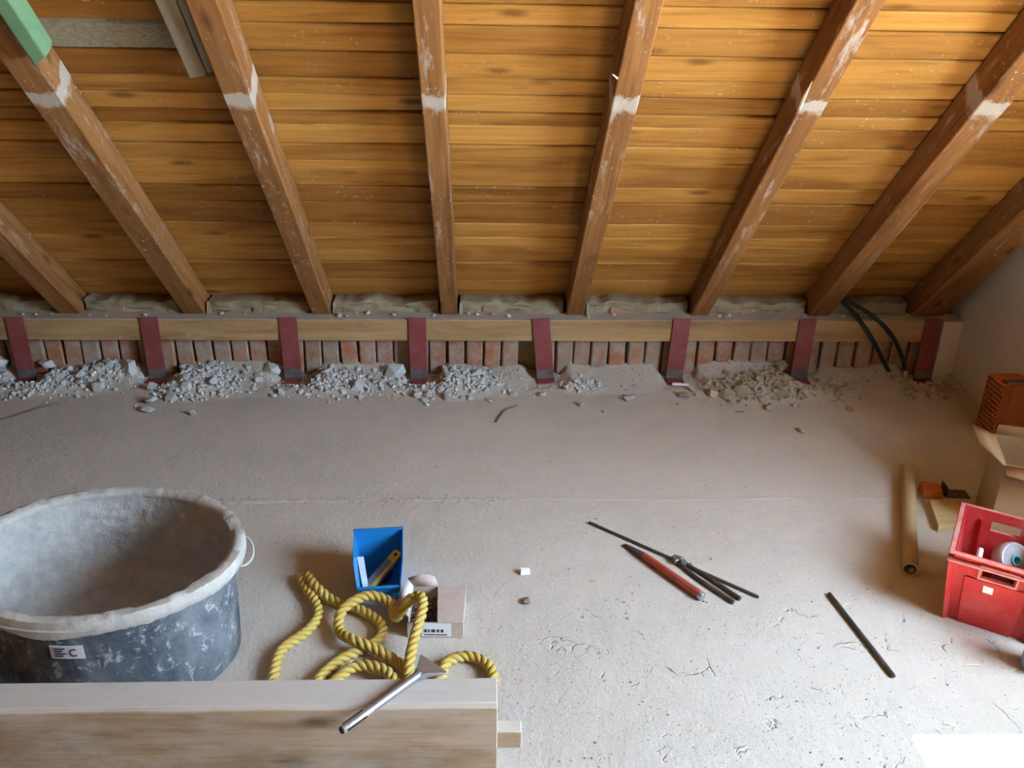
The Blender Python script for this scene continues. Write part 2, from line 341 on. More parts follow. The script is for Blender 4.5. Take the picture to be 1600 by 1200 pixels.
# back knee wall: mortar core, soldier bricks, mortar bed on top between rafters
wb = MB().box(XL, XR, 3.475, 3.66, 0, .262).build('wall_back', 'mortar', smooth=0); tag(wb, 'low brick knee wall under the eaves', kind='structure')
brick_me = []
for k in range(5):
    rr = random.Random(k); b = MB(); w, d_, h = .0345, .03, .083
    b.hexa([(sx * w * rr.uniform(.92, 1.0), sy * d_ * rr.uniform(.93, 1), sz * h) for sz in (-1, 1) for sx, sy in ((-1, -1), (1, -1), (1, 1), (-1, 1))])
    o = b.build('brick', 'brick', smooth=0, bevel=0); me = o.data
    bm = bmesh.new(); bm.from_mesh(me); bmesh.ops.bevel(bm, geom=list(bm.edges), offset=.005, segments=1, affect='EDGES'); bm.to_mesh(me); bm.free()
    brick_me.append(me); bpy.data.objects.remove(o)
x = -2.25; k = 0
while x < 1.87:
    if not (.170 < x < .235 or -1.79 < x < -1.75):
        o = bpy.data.objects.new('brick', brick_me[rnd.randrange(5)]); COL.objects.link(o); o.parent = wb
        o.location = (x, 3.462 + rnd.uniform(-.006, .006), .0825); o.rotation_euler = (rnd.uniform(-.02, .02), rnd.uniform(-.035, .035), rnd.uniform(-.06, .06))
    x += .0735 + rnd.uniform(-.002, .004)
RX = [-1.684, -1.191, -.677, -.156, .357, .871, 1.361, 1.79]; RW, RH = .072, .10
RWs = [.085, .085, .075, .066, .072, .072, .085, .135]
bays = [(PL, RX[0])] + [(RX[i] + RWs[i], RX[i + 1]) for i in range(7)] + [(RX[7] + RWs[7], XR)]
for bi, (a, b) in enumerate(bays):
    if b - a < .1: continue
    a += .012; b -= .012; nx, nyv = max(8, int((b - a) / .012)), 8; mb = MB()
    for i in range(nx + 1):
        for j in range(nyv + 1):
            X = a + (b - a) * i / nx; tt = j / nyv; e = min(1, min(i, nx - i) / 3.)
            top_ = .314 + .016 * nz(X * 8, bi) + .010 * nz(X * 27, 2)
            if tt < .7:
                u = tt / .7; Yv = 3.468 - .006 * e + .014 * nz(X * 12, u * 3, bi) + .010 * nz(X * 40, u * 7, 5) + .016 * (1 - u) * nz(X * 6, 3.3); Z = .262 + (top_ - .262) * u
            else:
                u = (tt - .7) / .3; Yv = 3.468 + .1 * u; Z = top_ + .004 * nz(X * 20, u)
            mb.v.append(Vector((X, Yv, Z)))
    mb.f = [(i * (nyv + 1) + j, (i + 1) * (nyv + 1) + j, (i + 1) * (nyv + 1) + j + 1, i * (nyv + 1) + j + 1) for i in range(nx) for j in range(nyv)]
    mb.build('mortar_bed', 'mortar', wb, smooth=50)
for (X, w) in ((-.425, .045), (-.02, .04), (.03, .035), (.565, .06), (-1.45, .04), (-.9, .035), (1.10, .05)):
    o = bpy.data.objects.new('brick', brick_me[1]); COL.objects.link(o); o.parent = wb; o.location = (X, 3.484, .276 + rnd.uniform(-.004, .006)); o.scale = (w / .066, .8, .16); o.rotation_euler = (0, rnd.uniform(-.1, .1), rnd.uniform(-.15, .15))

# planks
JS = [-.16, -.045, .107, .257, .38, .442, .54, .68, .771, .913, 1.0, 1.096, 1.157, 1.232, 1.302, 1.403, 1.505, 1.577, 1.675, 1.76, 1.88, 1.99, 2.10, 2.24]
rc = [RX[i] + RWs[i] / 2 for i in range(8)]
for i in range(len(JS) - 1):
    a, b = JS[i], JS[i + 1]; cuts = sorted(rnd.sample(rc[:7], 2)); ends = [PL] + cuts + [XR]
    if i == 15: ends = [PL, rc[1], rc[2], XR]
    for q in range(len(ends) - 1):
        x0, x1 = ends[q], ends[q + 1]
        if i == 15 and q == 1: continue          # wood-wool panel sits here
        da, db = rnd.uniform(-.005, .005), rnd.uniform(-.005, .005); n = max(4, int((x1 - x0) / .09)); mb = MB(); ph = rnd.uniform(0, 99)
        for k in range(n + 1):
            X = x0 + .001 + (x1 - x0 - .002) * k / n - (x0 + x1) / 2
            ya = a + .0032 + da * .4 + .005 * nz(X * 1.9, ph) - (a + b) / 2; yb = b - .0032 + db * .4 + .006 * nz(X * 1.7, ph + 31) - (a + b) / 2
            ch = .004
            mb.v += [Vector(p) for p in ((X, ya, -.02), (X, ya, -ch), (X, ya + ch * .7, 0), (X, yb - ch * .7, 0), (X, yb, -ch), (X, yb, -.02))]
        mb.f = [(k * 6 + m, k * 6 + m + 1, k * 6 + 7 + m, k * 6 + 6 + m) for k in range(n) for m in range(5)] + [(0, 1, 2, 3, 4, 5), tuple(range(n * 6 + 5, n * 6 - 1, -1))]
        mb.build('plank', 'plank', ceil, mw=inv @ board_mat((a + b) / 2, (x0 + x1) / 2, .1015 + rnd.uniform(0, .005)), smooth=30)
o = MB().box(-.26, .26, -.05, .05, -.02, .004)
g = MB(); nx, ny = 60, 14
for i in range(nx + 1):
    for j in range(ny + 1):
        X = -.265 + .53 * i / nx; Yl = -.050 + .10 * j / ny; e = (j in (0, ny)); g.v.append(Vector((X, Yl + (.004 * nz(X * 40, j) if e else 0), -.012 if e else .003 * nz(X * 60, Yl * 160, 2))))
g.f = [(i * (ny + 1) + j, (i + 1) * (ny + 1) + j, (i + 1) * (ny + 1) + j + 1, i * (ny + 1) + j + 1) for i in range(nx) for j in range(ny)]
o = g.build('insulation_panel', 'fibre', ceil, mw=inv @ board_mat(1.454, (rc[1] + rc[2]) / 2, .103)); o['label'] = 'straw-coloured wood-wool panel'

# ------------------------------------------------------------------ rafters
ORD = ['brown rafter at the far left edge, only its foot in view', 'brown rafter running down beneath the green batten', 'brown rafter beside the short grey hanging board',
       'brown upright-looking rafter in the middle, third strap left of it', 'brown rafter right of the middle one, pale smear halfway up', 'brown rafter with a raised splinter beside its pale smear',
       'brown rafter whose foot the two black conduits pass', 'dark rafter set against the right plaster wall']
ORD[3] = 'brown rafter seen almost straight on, nearest the picture middle'
for i in range(8):
    L = 4.2; w = RWs[i]; mb = MB(); n = 30; rr = random.Random(i)
    prof = lambda s: (s, 0)
    rows = []
    for k in range(n + 1):
        s = L * k / n; j1, j2 = .003 * nz(s * 2, i * 7), .003 * nz(s * 2, i * 7 + 3)
        s3 = s if k else -RH * CT / ST
        rows.append([(s, 0 + j1, 0), (s, w + j2, 0), (s3, w + j2, RH), (s3, 0 + j1, RH)])
    for rw in rows: mb.v += [Vector(p) for p in rw]
    mb.f = [(k * 4 + m, k * 4 + (m + 1) % 4, k * 4 + 4 + (m + 1) % 4, k * 4 + 4 + m) for k in range(n) for m in range(4)] + [(3, 2, 1, 0), (n * 4, n * 4 + 1, n * 4 + 2, n * 4 + 3)]
    o = mb.build('rafter', 'rafter', mw=roof_mat(0, RX[i], 0), smooth=30, bevel=.004)
    tag(o, ORD[i], 'rafter', 'roof rafters')
    if i == 5:
        MB().tube([(1.33, .0, -.002), (1.38, -.004, -.004), (1.45, -.008, -.010)], [.004, .005, .001], 5).build('splinter', 'straw', o)
    if i == 4:
        MB().tube([(1.44, -.0, .0), (1.47, -.018, -.012)], [.003, .001], 5).build('splinter', 'straw', o)

# ------------------------------------------------------------------ wall plate (sill timber) and straps
n = 60; mb = MB()
for k in range(n + 1):
    X = PL + .01 + (1.900 - PL - .01) * k / n
    mb.v += [Vector(p) for p in ((X, 3.382 + .002 * nz(X * 3, 1), .168 + .003 * nz(X * 2.5, 4)), (X, 3.472, .168), (X, 3.472, .262), (X, 3.38 + .002 * nz(X * 3, 2), .2615 + .002 * nz(X * 4, 6) - .0015))]
mb.f = [(k * 4 + m, k * 4 + (m + 1) % 4, k * 4 + 4 + (m + 1) % 4, k * 4 + 4 + m) for k in range(n) for m in range(4)] + [(3, 2, 1, 0), (n * 4, n * 4 + 1, n * 4 + 2, n * 4 + 3)]
o = mb.build('wall_plate', 'sill', smooth=30, bevel=.004); tag(o, 'long pale timber wall plate lying on the brick knee wall', 'beam')
SX = [(-1.829, 0, .0), (-1.308, 0, .0), (-.762, 0, .0), (-.248, 0, 0.), (.262, -.10, .012), (.816, .04, -.006), (1.335, 0, 0), (1.858, 0, 0)]
SL = ['dark red steel strap at the far left edge', 'dark red steel strap second from the left, beside a grey rubble heap', 'dark red steel strap third from the left, lump of mortar at its left', 'dark red steel strap left of the middle rafter foot',
      'leaning dark red steel strap with a dark gap in the bricks beside it', 'dark red steel strap with a bright white chip at its foot', 'dark red steel strap below the rafter with the black conduits', 'dark shaded red steel strap next to the right wall']
for (X, tl, dx), lb in zip(SX, SL):
    e = empty('steel_strap', (X + dx, 3.36, .003), label=lb, cat='strap', group='steel straps holding the wall plate'); e.rotation_euler = (0, tl, 0)
    MB().box(-.035, .035, .012, .018, .045, .268).build('plate', 'strap', e, bevel=.001)
    MB().box(-.035, .035, .012, .018, .0, .0448).build('dusty_end', 'strap_bare', e, bevel=.001)
    MB().hexa([(-.036, -.03, -.002), (.036, -.03, -.002), (.036, .0118, -.002), (-.036, .0118, -.002), (-.036, -.03, .004), (.036, -.03, .004), (.036, .0118, .006), (-.036, .0118, .006)]).build('foot_plate', 'strap', e, bevel=.001)

# ------------------------------------------------------------------ dust heap and rubble at the wall foot
PILES = [(-1.76, 3.30, .17, .07, .030, 'grey mortar lump in the rubble heap by the leftmost strap', 'rubble heap by the leftmost strap'),
         (-1.50, 3.38, .09, .05, .026, 'grey mortar lump in the low rubble between the leftmost straps', 'rubble between the two leftmost straps'),
         (-1.13, 3.30, .15, .08, .034, 'grey mortar lump in the heap right of the second strap', 'rubble heap right of the second strap'),
         (-.59, 3.31, .15, .065, .030, 'pale mortar lump in the heap right of the third strap', 'rubble heap right of the third strap'),
         (-.10, 3.30, .17, .08, .030, 'pale mortar lump in the heap right of the fourth strap', 'rubble heap right of the fourth strap'),
         (.41, 3.30, .08, .035, .012, 'mortar lump in the little scatter right of the leaning strap', 'scatter right of the leaning strap'),
         (1.19, 3.27, .20, .085, .036, 'brown rubble lump in the heap right of the white chip', 'brown rubble heap under the seventh strap'),
         (1.86, 3.26, .10, .05, .024, 'dark rubble lump in the corner rubble by the right wall', 'rubble in the right corner')]
def heap(x, y):
    t_ = max(0., min(1., (y - 3.17 - .05 * nz(x * 3, 5)) / .28)); h = .050 * t_ * t_ * (1 + .6 * nz(x * 5, y * 3, 2))
    for (cx, cy, sx, sy, hh, *_r) in PILES: h += hh * math.exp(-((x - cx) / sx) ** 2 - ((y - cy) / sy) ** 2)
    h += .004 * nz(x * 30, y * 30, 9) * min(1, h / .01)
    for (sx_, *_q) in SX:
        dd = max(abs(x - sx_ - .012) / .062, abs(y - 3.37) / .065 if y < 3.37 else 0)
        w_ = max(0., min(1., (dd - .8 + .25 * nz(x * 22, y * 22, 6)) / .9)); h *= w_ * w_ * (3 - 2 * w_)
    return h - .002
mb = MB(); nx, ny = 420, 34
for i in range(nx + 1):
    for j in range(ny + 1):
        X = -2.6 + (XR - .004 + 2.6) * i / nx; Yv = 3.06 + .385 * j / ny; mb.v.append(Vector((X, Yv, heap(X, Yv))))
mb.f = [(i * (ny + 1) + j, (i + 1) * (ny + 1) + j, (i + 1) * (ny + 1) + j + 1, i * (ny + 1) + j + 1) for i in range(nx) for j in range(ny)]
o = mb.build('dust_heap', 'screed', smooth=80); tag(o, 'grey dust and fine debris banked against the brick wall', 'dust', kind='stuff')

stone_v = []
for k in range(12):
    rr = random.Random(100 + k); bm = bmesh.new()
    sx, sy, sz = 1, rr.uniform(.6, 1), rr.uniform(.35, .75)
    for q in range(13):
        v_ = Vector((rr.gauss(0, 1), rr.gauss(0, 1), rr.gauss(0, 1))).normalized(); bm.verts.new((v_.x * sx, v_.y * sy, v_.z * sz))
    bmesh.ops.convex_hull(bm, input=list(bm.verts)); me = bpy.data.meshes.new('rubble_stone'); bmesh.ops.delete(bm, geom=[v_ for v_ in bm.verts if not v_.link_faces], context='VERTS'); bmesh.ops.recalc_face_normals(bm, faces=bm.faces); bm.to_mesh(me); bm.free(); stone_v.append(me)
stone_g = []; stone_br = []
for me in stone_v:
    a = me.copy(); a.materials.append(M['rubble']); stone_g.append(a); b = me.copy(); b.materials.append(M['rubble_brown']); stone_br.append(b)
def stone(x, y, z, r, lst, label, group, rot=None, name='rubble_stone', k=None):
    o = bpy.data.objects.new(name, lst[rnd.randrange(12) if k is None else k]); COL.objects.link(o); o.location = (x, y, z); o.scale = (r, r, r)
    o.rotation_euler = rot or (rnd.uniform(-.5, .5), rnd.uniform(-.5, .5), rnd.uniform(0, 6.28)); return tag(o, label, 'rubble', group)
COUNT = [38, 22, 46, 38, 44, 9, 62, 24]
placed = []
for (cx, cy, sx, sy, hh, lb, gp), n in zip(PILES, COUNT):
    lst = stone_br if cx > .6 else stone_g; tries = 0; got = 0
    while got < n and tries < 3000:
        tries += 1; r = min(.034, .0115 * math.exp(abs(rnd.gauss(0, .5)))) * (1.12 if cx > .6 else 1.)
        x = cx + rnd.gauss(0, sx * .62); y = cy + rnd.gauss(0, sy * .62)
        if y > 3.42 or x > XR - .04: continue
        if any(abs(x - q[0] - .01) < .05 + r and y > 3.30 - r for q in SX): continue
        if any((x - a) ** 2 + (y - b) ** 2 < (.66 * (r + c)) ** 2 for a, b, c in placed): continue
        placed.append((x, y, r)); got += 1
        noun, where = lb.split(' in the ')
        pos = 'left end' if x < cx - .55 * sx else 'right end' if x > cx + .55 * sx else 'front' if y < cy - .3 * sy else 'back' if y > cy + .3 * sy else 'middle'
        stone(x, y, max(heap(x, y), 0) + r * .32, r, lst, f"{'large' if r > .0185 else 'small'} {noun} at the {pos} of the {where}", gp)
# fine fragments: two uncounted masses
rr = random.Random(3)
def frag(mb, x, y, z, r):
    me = stone_v[rr.randrange(12)]; e = Euler((rr.uniform(0, 6), rr.uniform(0, 6), rr.uniform(0, 6))).to_matrix(); b = Vector((x, y, z))
    mb.add([b + e @ (v.co * r) for v in me.vertices], [tuple(p.vertices) for p in me.polygons])
mg, mw_ = MB(), MB()
def wallfrag(x, y, r):
    if y > 3.43 or x > 1.88 or any(abs(x - s_[0] - .01) < .045 and y > 3.32 for s_ in SX): return
    frag(mw_ if x > .55 else mg, x, y, max(heap(x, y), 0) + r * .3, r)
for (cx, cy, sx, sy, hh, lb, gp), n in zip(PILES, COUNT):
    for q in range(n * 11): wallfrag(cx + rr.gauss(0, sx * .7), cy + rr.gauss(0, sy * .7), rr.uniform(.0025, .0075) if q % 3 else rr.uniform(.007, .013))
for q in range(800): wallfrag(rr.uniform(-2.4, 1.95), 3.42 - abs(rr.gauss(0, .09)), rr.uniform(.002, .006))
o = mg.build('rubble_fragments', 'rubble', smooth=0); tag(o, 'fine grey mortar fragments strewn among the rubble left of the middle', 'rubble', kind='stuff')
o = mw_.build('rubble_fragments', 'rubble_brown', smooth=0); tag(o, 'fine brown mortar fragments strewn among the rubble at the right', 'rubble', kind='stuff')
# floor crumbs
mb = MB()
for q in range(2100):
    if q < 1500: x, y = rr.uniform(-.1, 1.5), 1.15 + abs(rr.gauss(0, .45))
    else: x, y = rr.uniform(-1.9, 1.8), rr.uniform(1.2, 3.2)
    if y > 3.15 or (x < -.5 and y < 2.1): continue
    r = rr.uniform(.0008, .0026) if rr.random() < .93 else rr.uniform(.003, .0045); frag(mb, x, y, r * .2, r)
for q in range(160):
    x = rr.uniform(-.95, .1); frag(mb, x, 2.447 + rr.gauss(0, .012), .001, rr.uniform(.001, .004))
o = mb.build('floor_crumbs', 'crumb', smooth=0); tag(o, 'tiny mortar crumbs scattered over the floor', 'crumbs', kind='stuff')

# single lumps
for (x, y, z, r, lst, lb, k) in (
    (-1.755, 3.40, .075, .040, stone_g, 'big grey mortar lump leaning beside the leftmost strap', 0),
    (-1.955, 3.40, .060, .055, stone_g, 'large greenish-grey mortar block cut by the left picture edge', 4),
    (-1.415, 3.38, .050, .052, stone_g, 'broad pale mortar block just left of the second strap', 2),
    (-.845, 3.39, .040, .045, stone_g, 'rounded pale mortar block just left of the third strap', 5),
    (-.345, 3.37, .040, .052, stone_g, 'broad pale mortar block just left of the fourth strap', 7),
    (-1.265, 3.15, .020, .030, stone_g, 'grey mortar slab at the front left of the second heap', 1),
    (-1.255, 3.085, .009, .026, stone_g, 'thin grey splinter lying in front of the second heap', 3),
    (-1.075, 3.05, .013, .016, stone_g, 'single white lump alone on the floor before the second heap', 6),
    (-.245, 3.205, .016, .027, stone_g, 'long pale mortar piece at the front of the fourth heap', 9),
    (-.20, 3.21, .018, .022, stone_g, 'pale mortar lump beside the long piece of the fourth heap', 8),
    (.255, 3.22, .012, .020, stone_g, 'pale lump on the floor in front of the leaning strap', 10),
    (.395, 3.13, .012, .016, stone_g, 'two-toned pale lump standing alone, nearest the middle of the room', 11),
    (.59, 3.18, .016, .026, stone_g, 'greenish-grey lump lying right of the leaning strap', 5),
    (.48, 3.07, .005, .009, stone_g, 'tiny pale lump right of the two-toned one', 2),
    (.44, 3.30, .014, .018, stone_g, 'light square lump at the edge of the little scatter', 7),
    (1.05, 3.21, .026, .048, stone_br, 'large flat pale slab at the left front of the brown heap', 1),
    (1.22, 3.19, .024, .036, stone_br, 'broad brown slab in the middle front of the brown heap', 3),
    (1.16, 3.33, .034, .034, stone_br, 'upright brown lump at the back of the brown heap', 9),
    (1.13, 3.10, .014, .022, stone_br, 'light brown lump at the very front of the brown heap', 6),
    (1.195, 2.905, .010, .020, stone_br, 'single pale lump on the bare floor before the brown heap', 8),
    (1.56, 3.31, .016, .018, stone_br, 'single brown lump lying between the heap and the conduits', 0),
    (1.82, 3.17, .020, .030, stone_br, 'flat reddish-grey lump at the front of the corner rubble', 4),
    (-1.62, 3.27, .012, .014, stone_g, 'bluish-white lump between the two leftmost heaps', 10),
    (.11, 3.27, .010, .013, stone_g, 'small bright white lump right of the fourth heap', 11)):
    stone(x, y, max(0, heap(x, y)) * .4 + z * .75, r, lst, lb, None, rot=(rnd.uniform(-.25, .25), rnd.uniform(-.25, .25), rnd.uniform(0, 6)), k=k)
# crumbs on the wall plate at the rafter feet
for i in range(34):
    b = RX[rnd.randrange(7)]; x = b + rnd.gauss(.06, .10) if i < 24 else rnd.uniform(-1.9, 1.7); r = rnd.uniform(.005, .013)
    if any(RX[q] - .012 < x < RX[q] + RWs[q] + .012 for q in range(8)): x += .12
    if any(RX[q] - .012 < x < RX[q] + RWs[q] + .012 for q in range(8)) or x > 1.95: continue
    stone(x, 3.43 + rnd.uniform(-.02, .018), .262 + r * .35, r, stone_g, 'small mortar crumb lying on the timber wall plate', 'mortar crumbs on the wall plate')
for i in (1, 2, 3, 4):
    b = MB().hexa([(0, -.008, 0), (.016, -.010, 0), (.014, .014, 0), (.002, .014, 0), (.003, .0, .045), (.012, .002, .038), (.010, .014, .042), (.004, .014, .048)])
    o = b.build('mortar_wedge', 'mortar', loc=(RX[i] + RWs[i] + .008, 3.448, .262), smooth=0)
    tag(o, ['', 'pale mortar wedge standing at the foot of the rafter under the green batten', 'pale mortar wedge standing at the foot of the rafter with the grey board', 'pale mortar wedge standing at the foot of the middle rafter', 'pale mortar wedge standing at the foot of the first rafter right of the middle'][i], 'rubble', 'mortar wedges at the rafter feet')
o = MB().box(-.034, .034, -.006, .006, 0, .008).build('white_sliver', 'chunk_white', loc=(.822, 3.305, .008), rot=(0, .05, -.04), bevel=.001); tag(o, 'bright white strip lying at the foot of a strap', 'sliver')  # thin white box at the strap foot

# ------------------------------------------------------------------ conduits by the right corner
for k, (pts, lb) in enumerate((([(1.452, 3.455, .345), (1.50, 3.43, .315), (1.545, 3.385, .27), (1.60, 3.362, .20), (1.66, 3.352, .11), (1.70, 3.35, .05)], 'left one of two black conduits hanging at the right'),
                               ([(1.458, 3.462, .35), (1.54, 3.43, .315), (1.63, 3.385, .262), (1.70, 3.362, .19), (1.745, 3.352, .11), (1.768, 3.35, .055)], 'right one of two black conduits hanging at the right'))):
    e = empty('conduit', pts[-1], label=lb, cat='conduit', group='black conduits'); q = Vector(pts[-1])
    pts = [Vector(p) - q for p in pts]
    MB().tube(spline(pts, 8), .0085, 10).build('hose', 'cable', e)
    MB().tube([(0, 0, .001), (.004, -.001, -.03)], [.0095, .007], 10).build('end_cap', 'cap', e)

# ------------------------------------------------------------------ battens on the rafters, upper left
gb = MB().hexa([(1.50, -.003, -.045), (1.55, .066, -.045), (1.52, .066, -.001), (1.47, -.003, -.001), (2.3, -.003, -.045), (2.3, .066, -.045), (2.3, .066, -.001), (2.3, -.003, -.001)])
gb = MB(); prof = [(-.002, -.001), (-.002, -.026), (.012, -.044), (.05, -.044), (.064, -.026), (.064, -.001)]
n = len(prof); gb.v = [Vector((1.50 + (.045 if y < .01 else .0) * 0 + (.05 * (y / .064)), y, z)) for y, z in prof] + [Vector((2.4, y, z)) for y, z in prof]
gb.f = [tuple(range(n)), tuple(range(n, 2 * n))[::-1]] + [(i, (i + 1) % n, n + (i + 1) % n, n + i) for i in range(n)]
o = gb.build('green_batten', 'green', mw=roof_mat(0, -1.095, 0), smooth=30, bevel=.003); tag(o, 'green painted batten fixed along the rafter in the top left corner', 'batten')
e = empty('hanging_board', label='short grey weathered board hanging beside the rafter at top left', cat='board'); e.matrix_world = roof_mat(1.38, -.758, .05)
MB().hexa([(0, 0, -.02), (.012, .046, -.02), (.012, .046, .05), (0, 0, .05), (1.0, 0, -.02), (1.0, .046, -.02), (1.0, .046, .05), (1.0, 0, .05)]).build('board', 'weathered', e, smooth=0, bevel=.003)
MB().hexa([(.014, .049, -.014), (.022, .072, -.014), (.022, .072, .05), (.014, .049, .05), (1.0, .049, -.014), (1.0, .072, -.014), (1.0, .072, .05), (1.0, .049, .05)]).build('board', 'weathered', e, smooth=0, bevel=.003)

# ------------------------------------------------------------------ foreground beam
e = empty('timber_beam', (-1.0, 1.40, 0), label='thick dusty timber beam lying across the lower left foreground', cat='beam')
mb = MB(); n = 40; BL0, BL1 = -1.6, 1.037
for k in range(n + 1):
    X = BL0 + (BL1 - BL0) * k / n; w1 = .0015 * nz(X * 3, 11); w2 = .0015 * nz(X * 3, 17)
    mb.v += [Vector(p) for p in ((X, -.042, 0), (X, .038, 0), (X, .038 + w2, .199), (X, -.033 + w1, .200), (X, -.041 + w1, .193))]
mb.f = [(k * 5 + m, k * 5 + (m + 1) % 5, k * 5 + 5 + (m + 1) % 5, k * 5 + 5 + m) for k in range(n) for m in range(5)] + [(4, 3, 2, 1, 0), tuple(range(n * 5, n * 5 + 5))]
mb.build('beam_body', 'beam', e, smooth=30, bevel=.002)
MB().box(BL1 - .002, BL1 + .052, -.012, .022, .052, .098).build('tenon', 'beam', e, bevel=.003)

# ------------------------------------------------------------------ mortar tub
e = empty('mortar_tub', (-.881, 1.767, 0), R(-7), 'large round black plastic mortar tub crusted with grey mortar', 'tub')
A, B = .332, .271
def ov(f0, f1): return f0, f1
n = 72
def tub_ring(k, z): return k
prof_o = [(.845, .0), (.875, .008), (.89, .10), (.902, .20), (.912, .285)]
MB().lathe([(0.0, .0)] + prof_o, n, A, B).build('tub_wall', 'tub', e, smooth=50)
prof_i = [(.915, .292), (.885, .21), (.865, .14), (.825, .075), (.72, .040), (.5, .028), (.0, .028)]
fine = []
for k in range(len(prof_i) - 1):
    m_ = 14 if k < 3 else 6
    for q in range(m_): fine.append(tuple(prof_i[k][c_] + (prof_i[k + 1][c_] - prof_i[k][c_]) * q / m_ for c_ in (0, 1)))
mb = MB().lathe(fine + [(.003, .028)], 200, A * .985, B * .985)
for v in mb.v:
    a = 1 - .0022 / .3 - (.006 * max(0, nz(v.x * 55, v.y * 55, v.z * 55)) + .006 * abs(nz(v.x * 22, v.y * 22, v.z * 22 + 5))) / .3
    if v.z > .05: a = 1 + (a - 1) * min(1, (.292 - v.z) / .03); v.x *= a; v.y *= a
    else: v.z += .004 * abs(nz(v.x * 30, v.y * 30, 3))
mb.build('mortar_lining', 'tub_in', e, smooth=60)
rim = [(.890, .288), (.897, .300), (.945, .306), (.992, .303), (1.0, .290), (.998, .272), (.985, .268), (.975, .280), (.905, .281)]
n = 220; mb = MB().lathe(rim, n, A, B, close=True)
for i, v in enumerate(mb.v):
    a = math.atan2(v.y / B, v.x / A); v.z += .004 * nz(3 * math.cos(a), 3 * math.sin(a), i // n) + .0035 * nz(v.x * 70, v.y * 70, v.z * 60) - .012 * math.exp(-((a + 1.52) / .25) ** 2) * (1 if v.z < .29 else .2)
mb.build('rim', 'rim', e, smooth=60)
MB().tube(spline([(A * 1.0 * math.cos(q) + dx_, B * 1.0 * math.sin(q), zz) for q, dx_, zz in ((-.02, -.012, .280), (.0, .006, .276), (.08, .014, .272), (.20, .016, .270), (.32, .014, .272), (.40, .006, .276), (.42, -.012, .280))], 6), .0035, 8).build('handle', 'rim', e)
mb = MB()      # grip lug hanging below the front rim
lug = []
for k in range(13):
    a = -1.52 + .33 * (k / 6 - 1); s_ = math.cos((k / 6 - 1) * math.pi / 2); lug.append((a, s_))
for a, s_ in lug:
    for rr_, zz in ((.93, .283), (1.02, .283), (1.01, .283 - .020 * s_ - .003), (.93, .283 - .020 * s_ - .003)):
        mb.v.append(Vector((A * rr_ * math.cos(a), B * rr_ * math.sin(a), zz)))
mb.f = [(k * 4 + m, k * 4 + (m + 1) % 4, k * 4 + 4 + (m + 1) % 4, k * 4 + 4 + m) for k in range(12) for m in range(4)] + [(3, 2, 1, 0), (48, 49, 50, 51)]
mb.build('grip_lug', 'rim', e, smooth=40)
# sticker following the wall
def wallp(a, z, off=.0):
    f_ = .902 + .010 * (z - .2) / .085
    return Vector(((A * f_ + off) * math.cos(a), (B * f_ + off) * math.sin(a), z))
def decal(name, a0, a1, z0, z1, mat, par, off, nn=10, skew=0.):
    mb = MB()
    for k in range(nn + 1):
        a = a0 + (a1 - a0) * k / nn
        for (z, of) in ((z0, off), (z1, off), (z1, off - .0014), (z0, off - .0014)): mb.v.append(wallp(a, z - skew * k / nn, of))
    mb.f = [(k * 4 + m, k * 4 + (m + 1) % 4, k * 4 + 4 + (m + 1) % 4, k * 4 + 4 + m) for k in range(nn) for m in range(4)] + [(3, 2, 1, 0), (nn * 4, nn * 4 + 1, nn * 4 + 2, nn * 4 + 3)]
    return mb.build(name, mat, par, smooth=40)
a0, a1 = -1.565, -1.33
st = decal('sticker', a0, a1, .188, .223, 'paper', e, .0025)
for k in range(4): decal('print', a0 + .03, a0 + .09 + .02 * (k % 2), .1945 + k * .0065, .1975 + k * .0065, 'ink', st, .0036, 4)
aC = a0 + .168
mb = MB(); ring = []
for k in range(15):
    q = R(50 + 260 * k / 14)
    for rr_ in (.0105, .0070): ring.append(wallp(aC + math.cos(q) * rr_ / .33, .2055 + math.sin(q) * rr_, .0037))
mb.v = ring; mb.f = [(2 * k, 2 * k + 1, 2 * k + 3, 2 * k + 2) for k in range(14)]
mb.build('print', 'ink', st, smooth=0)

# ------------------------------------------------------------------ rope
def rope(path, name, label):
    pts = spline(path, 14); e = empty(name, pts[0], label=label, cat='rope'); q0 = Vector(pts[0]); pts = [p - q0 for p in pts]
    ln = [0.]
    for i in range(1, len(pts)): ln.append(ln[-1] + (pts[i] - pts[i - 1]).length)
    step = .006; P = []; d = 0; i = 0
    while d < ln[-1]:
        while ln[i + 1] < d: i += 1
        u = (d - ln[i]) / max(1e-9, ln[i + 1] - ln[i]); P.append(pts[i].lerp(pts[i + 1], u)); d += step
    u = Vector((0, 0, 1)); fr = []
    for i, p in enumerate(P):
        t_ = (P[min(i + 1, len(P) - 1)] - P[max(i - 1, 0)]).normalized(); u = (u - t_ * u.dot(t_)).normalized(); fr.append((u.copy(), t_.cross(u)))
    for s_ in range(3):
        q = [P[i] + (fr[i][0] * math.cos(2 * math.pi * (i * step / .062 + s_ / 3)) + fr[i][1] * math.sin(2 * math.pi * (i * step / .062 + s_ / 3))) * .0072 for i in range(len(P))]
        MB().tube(q, .0072, 8).build('strand', 'rope', e, smooth=60)
z0 = .0135
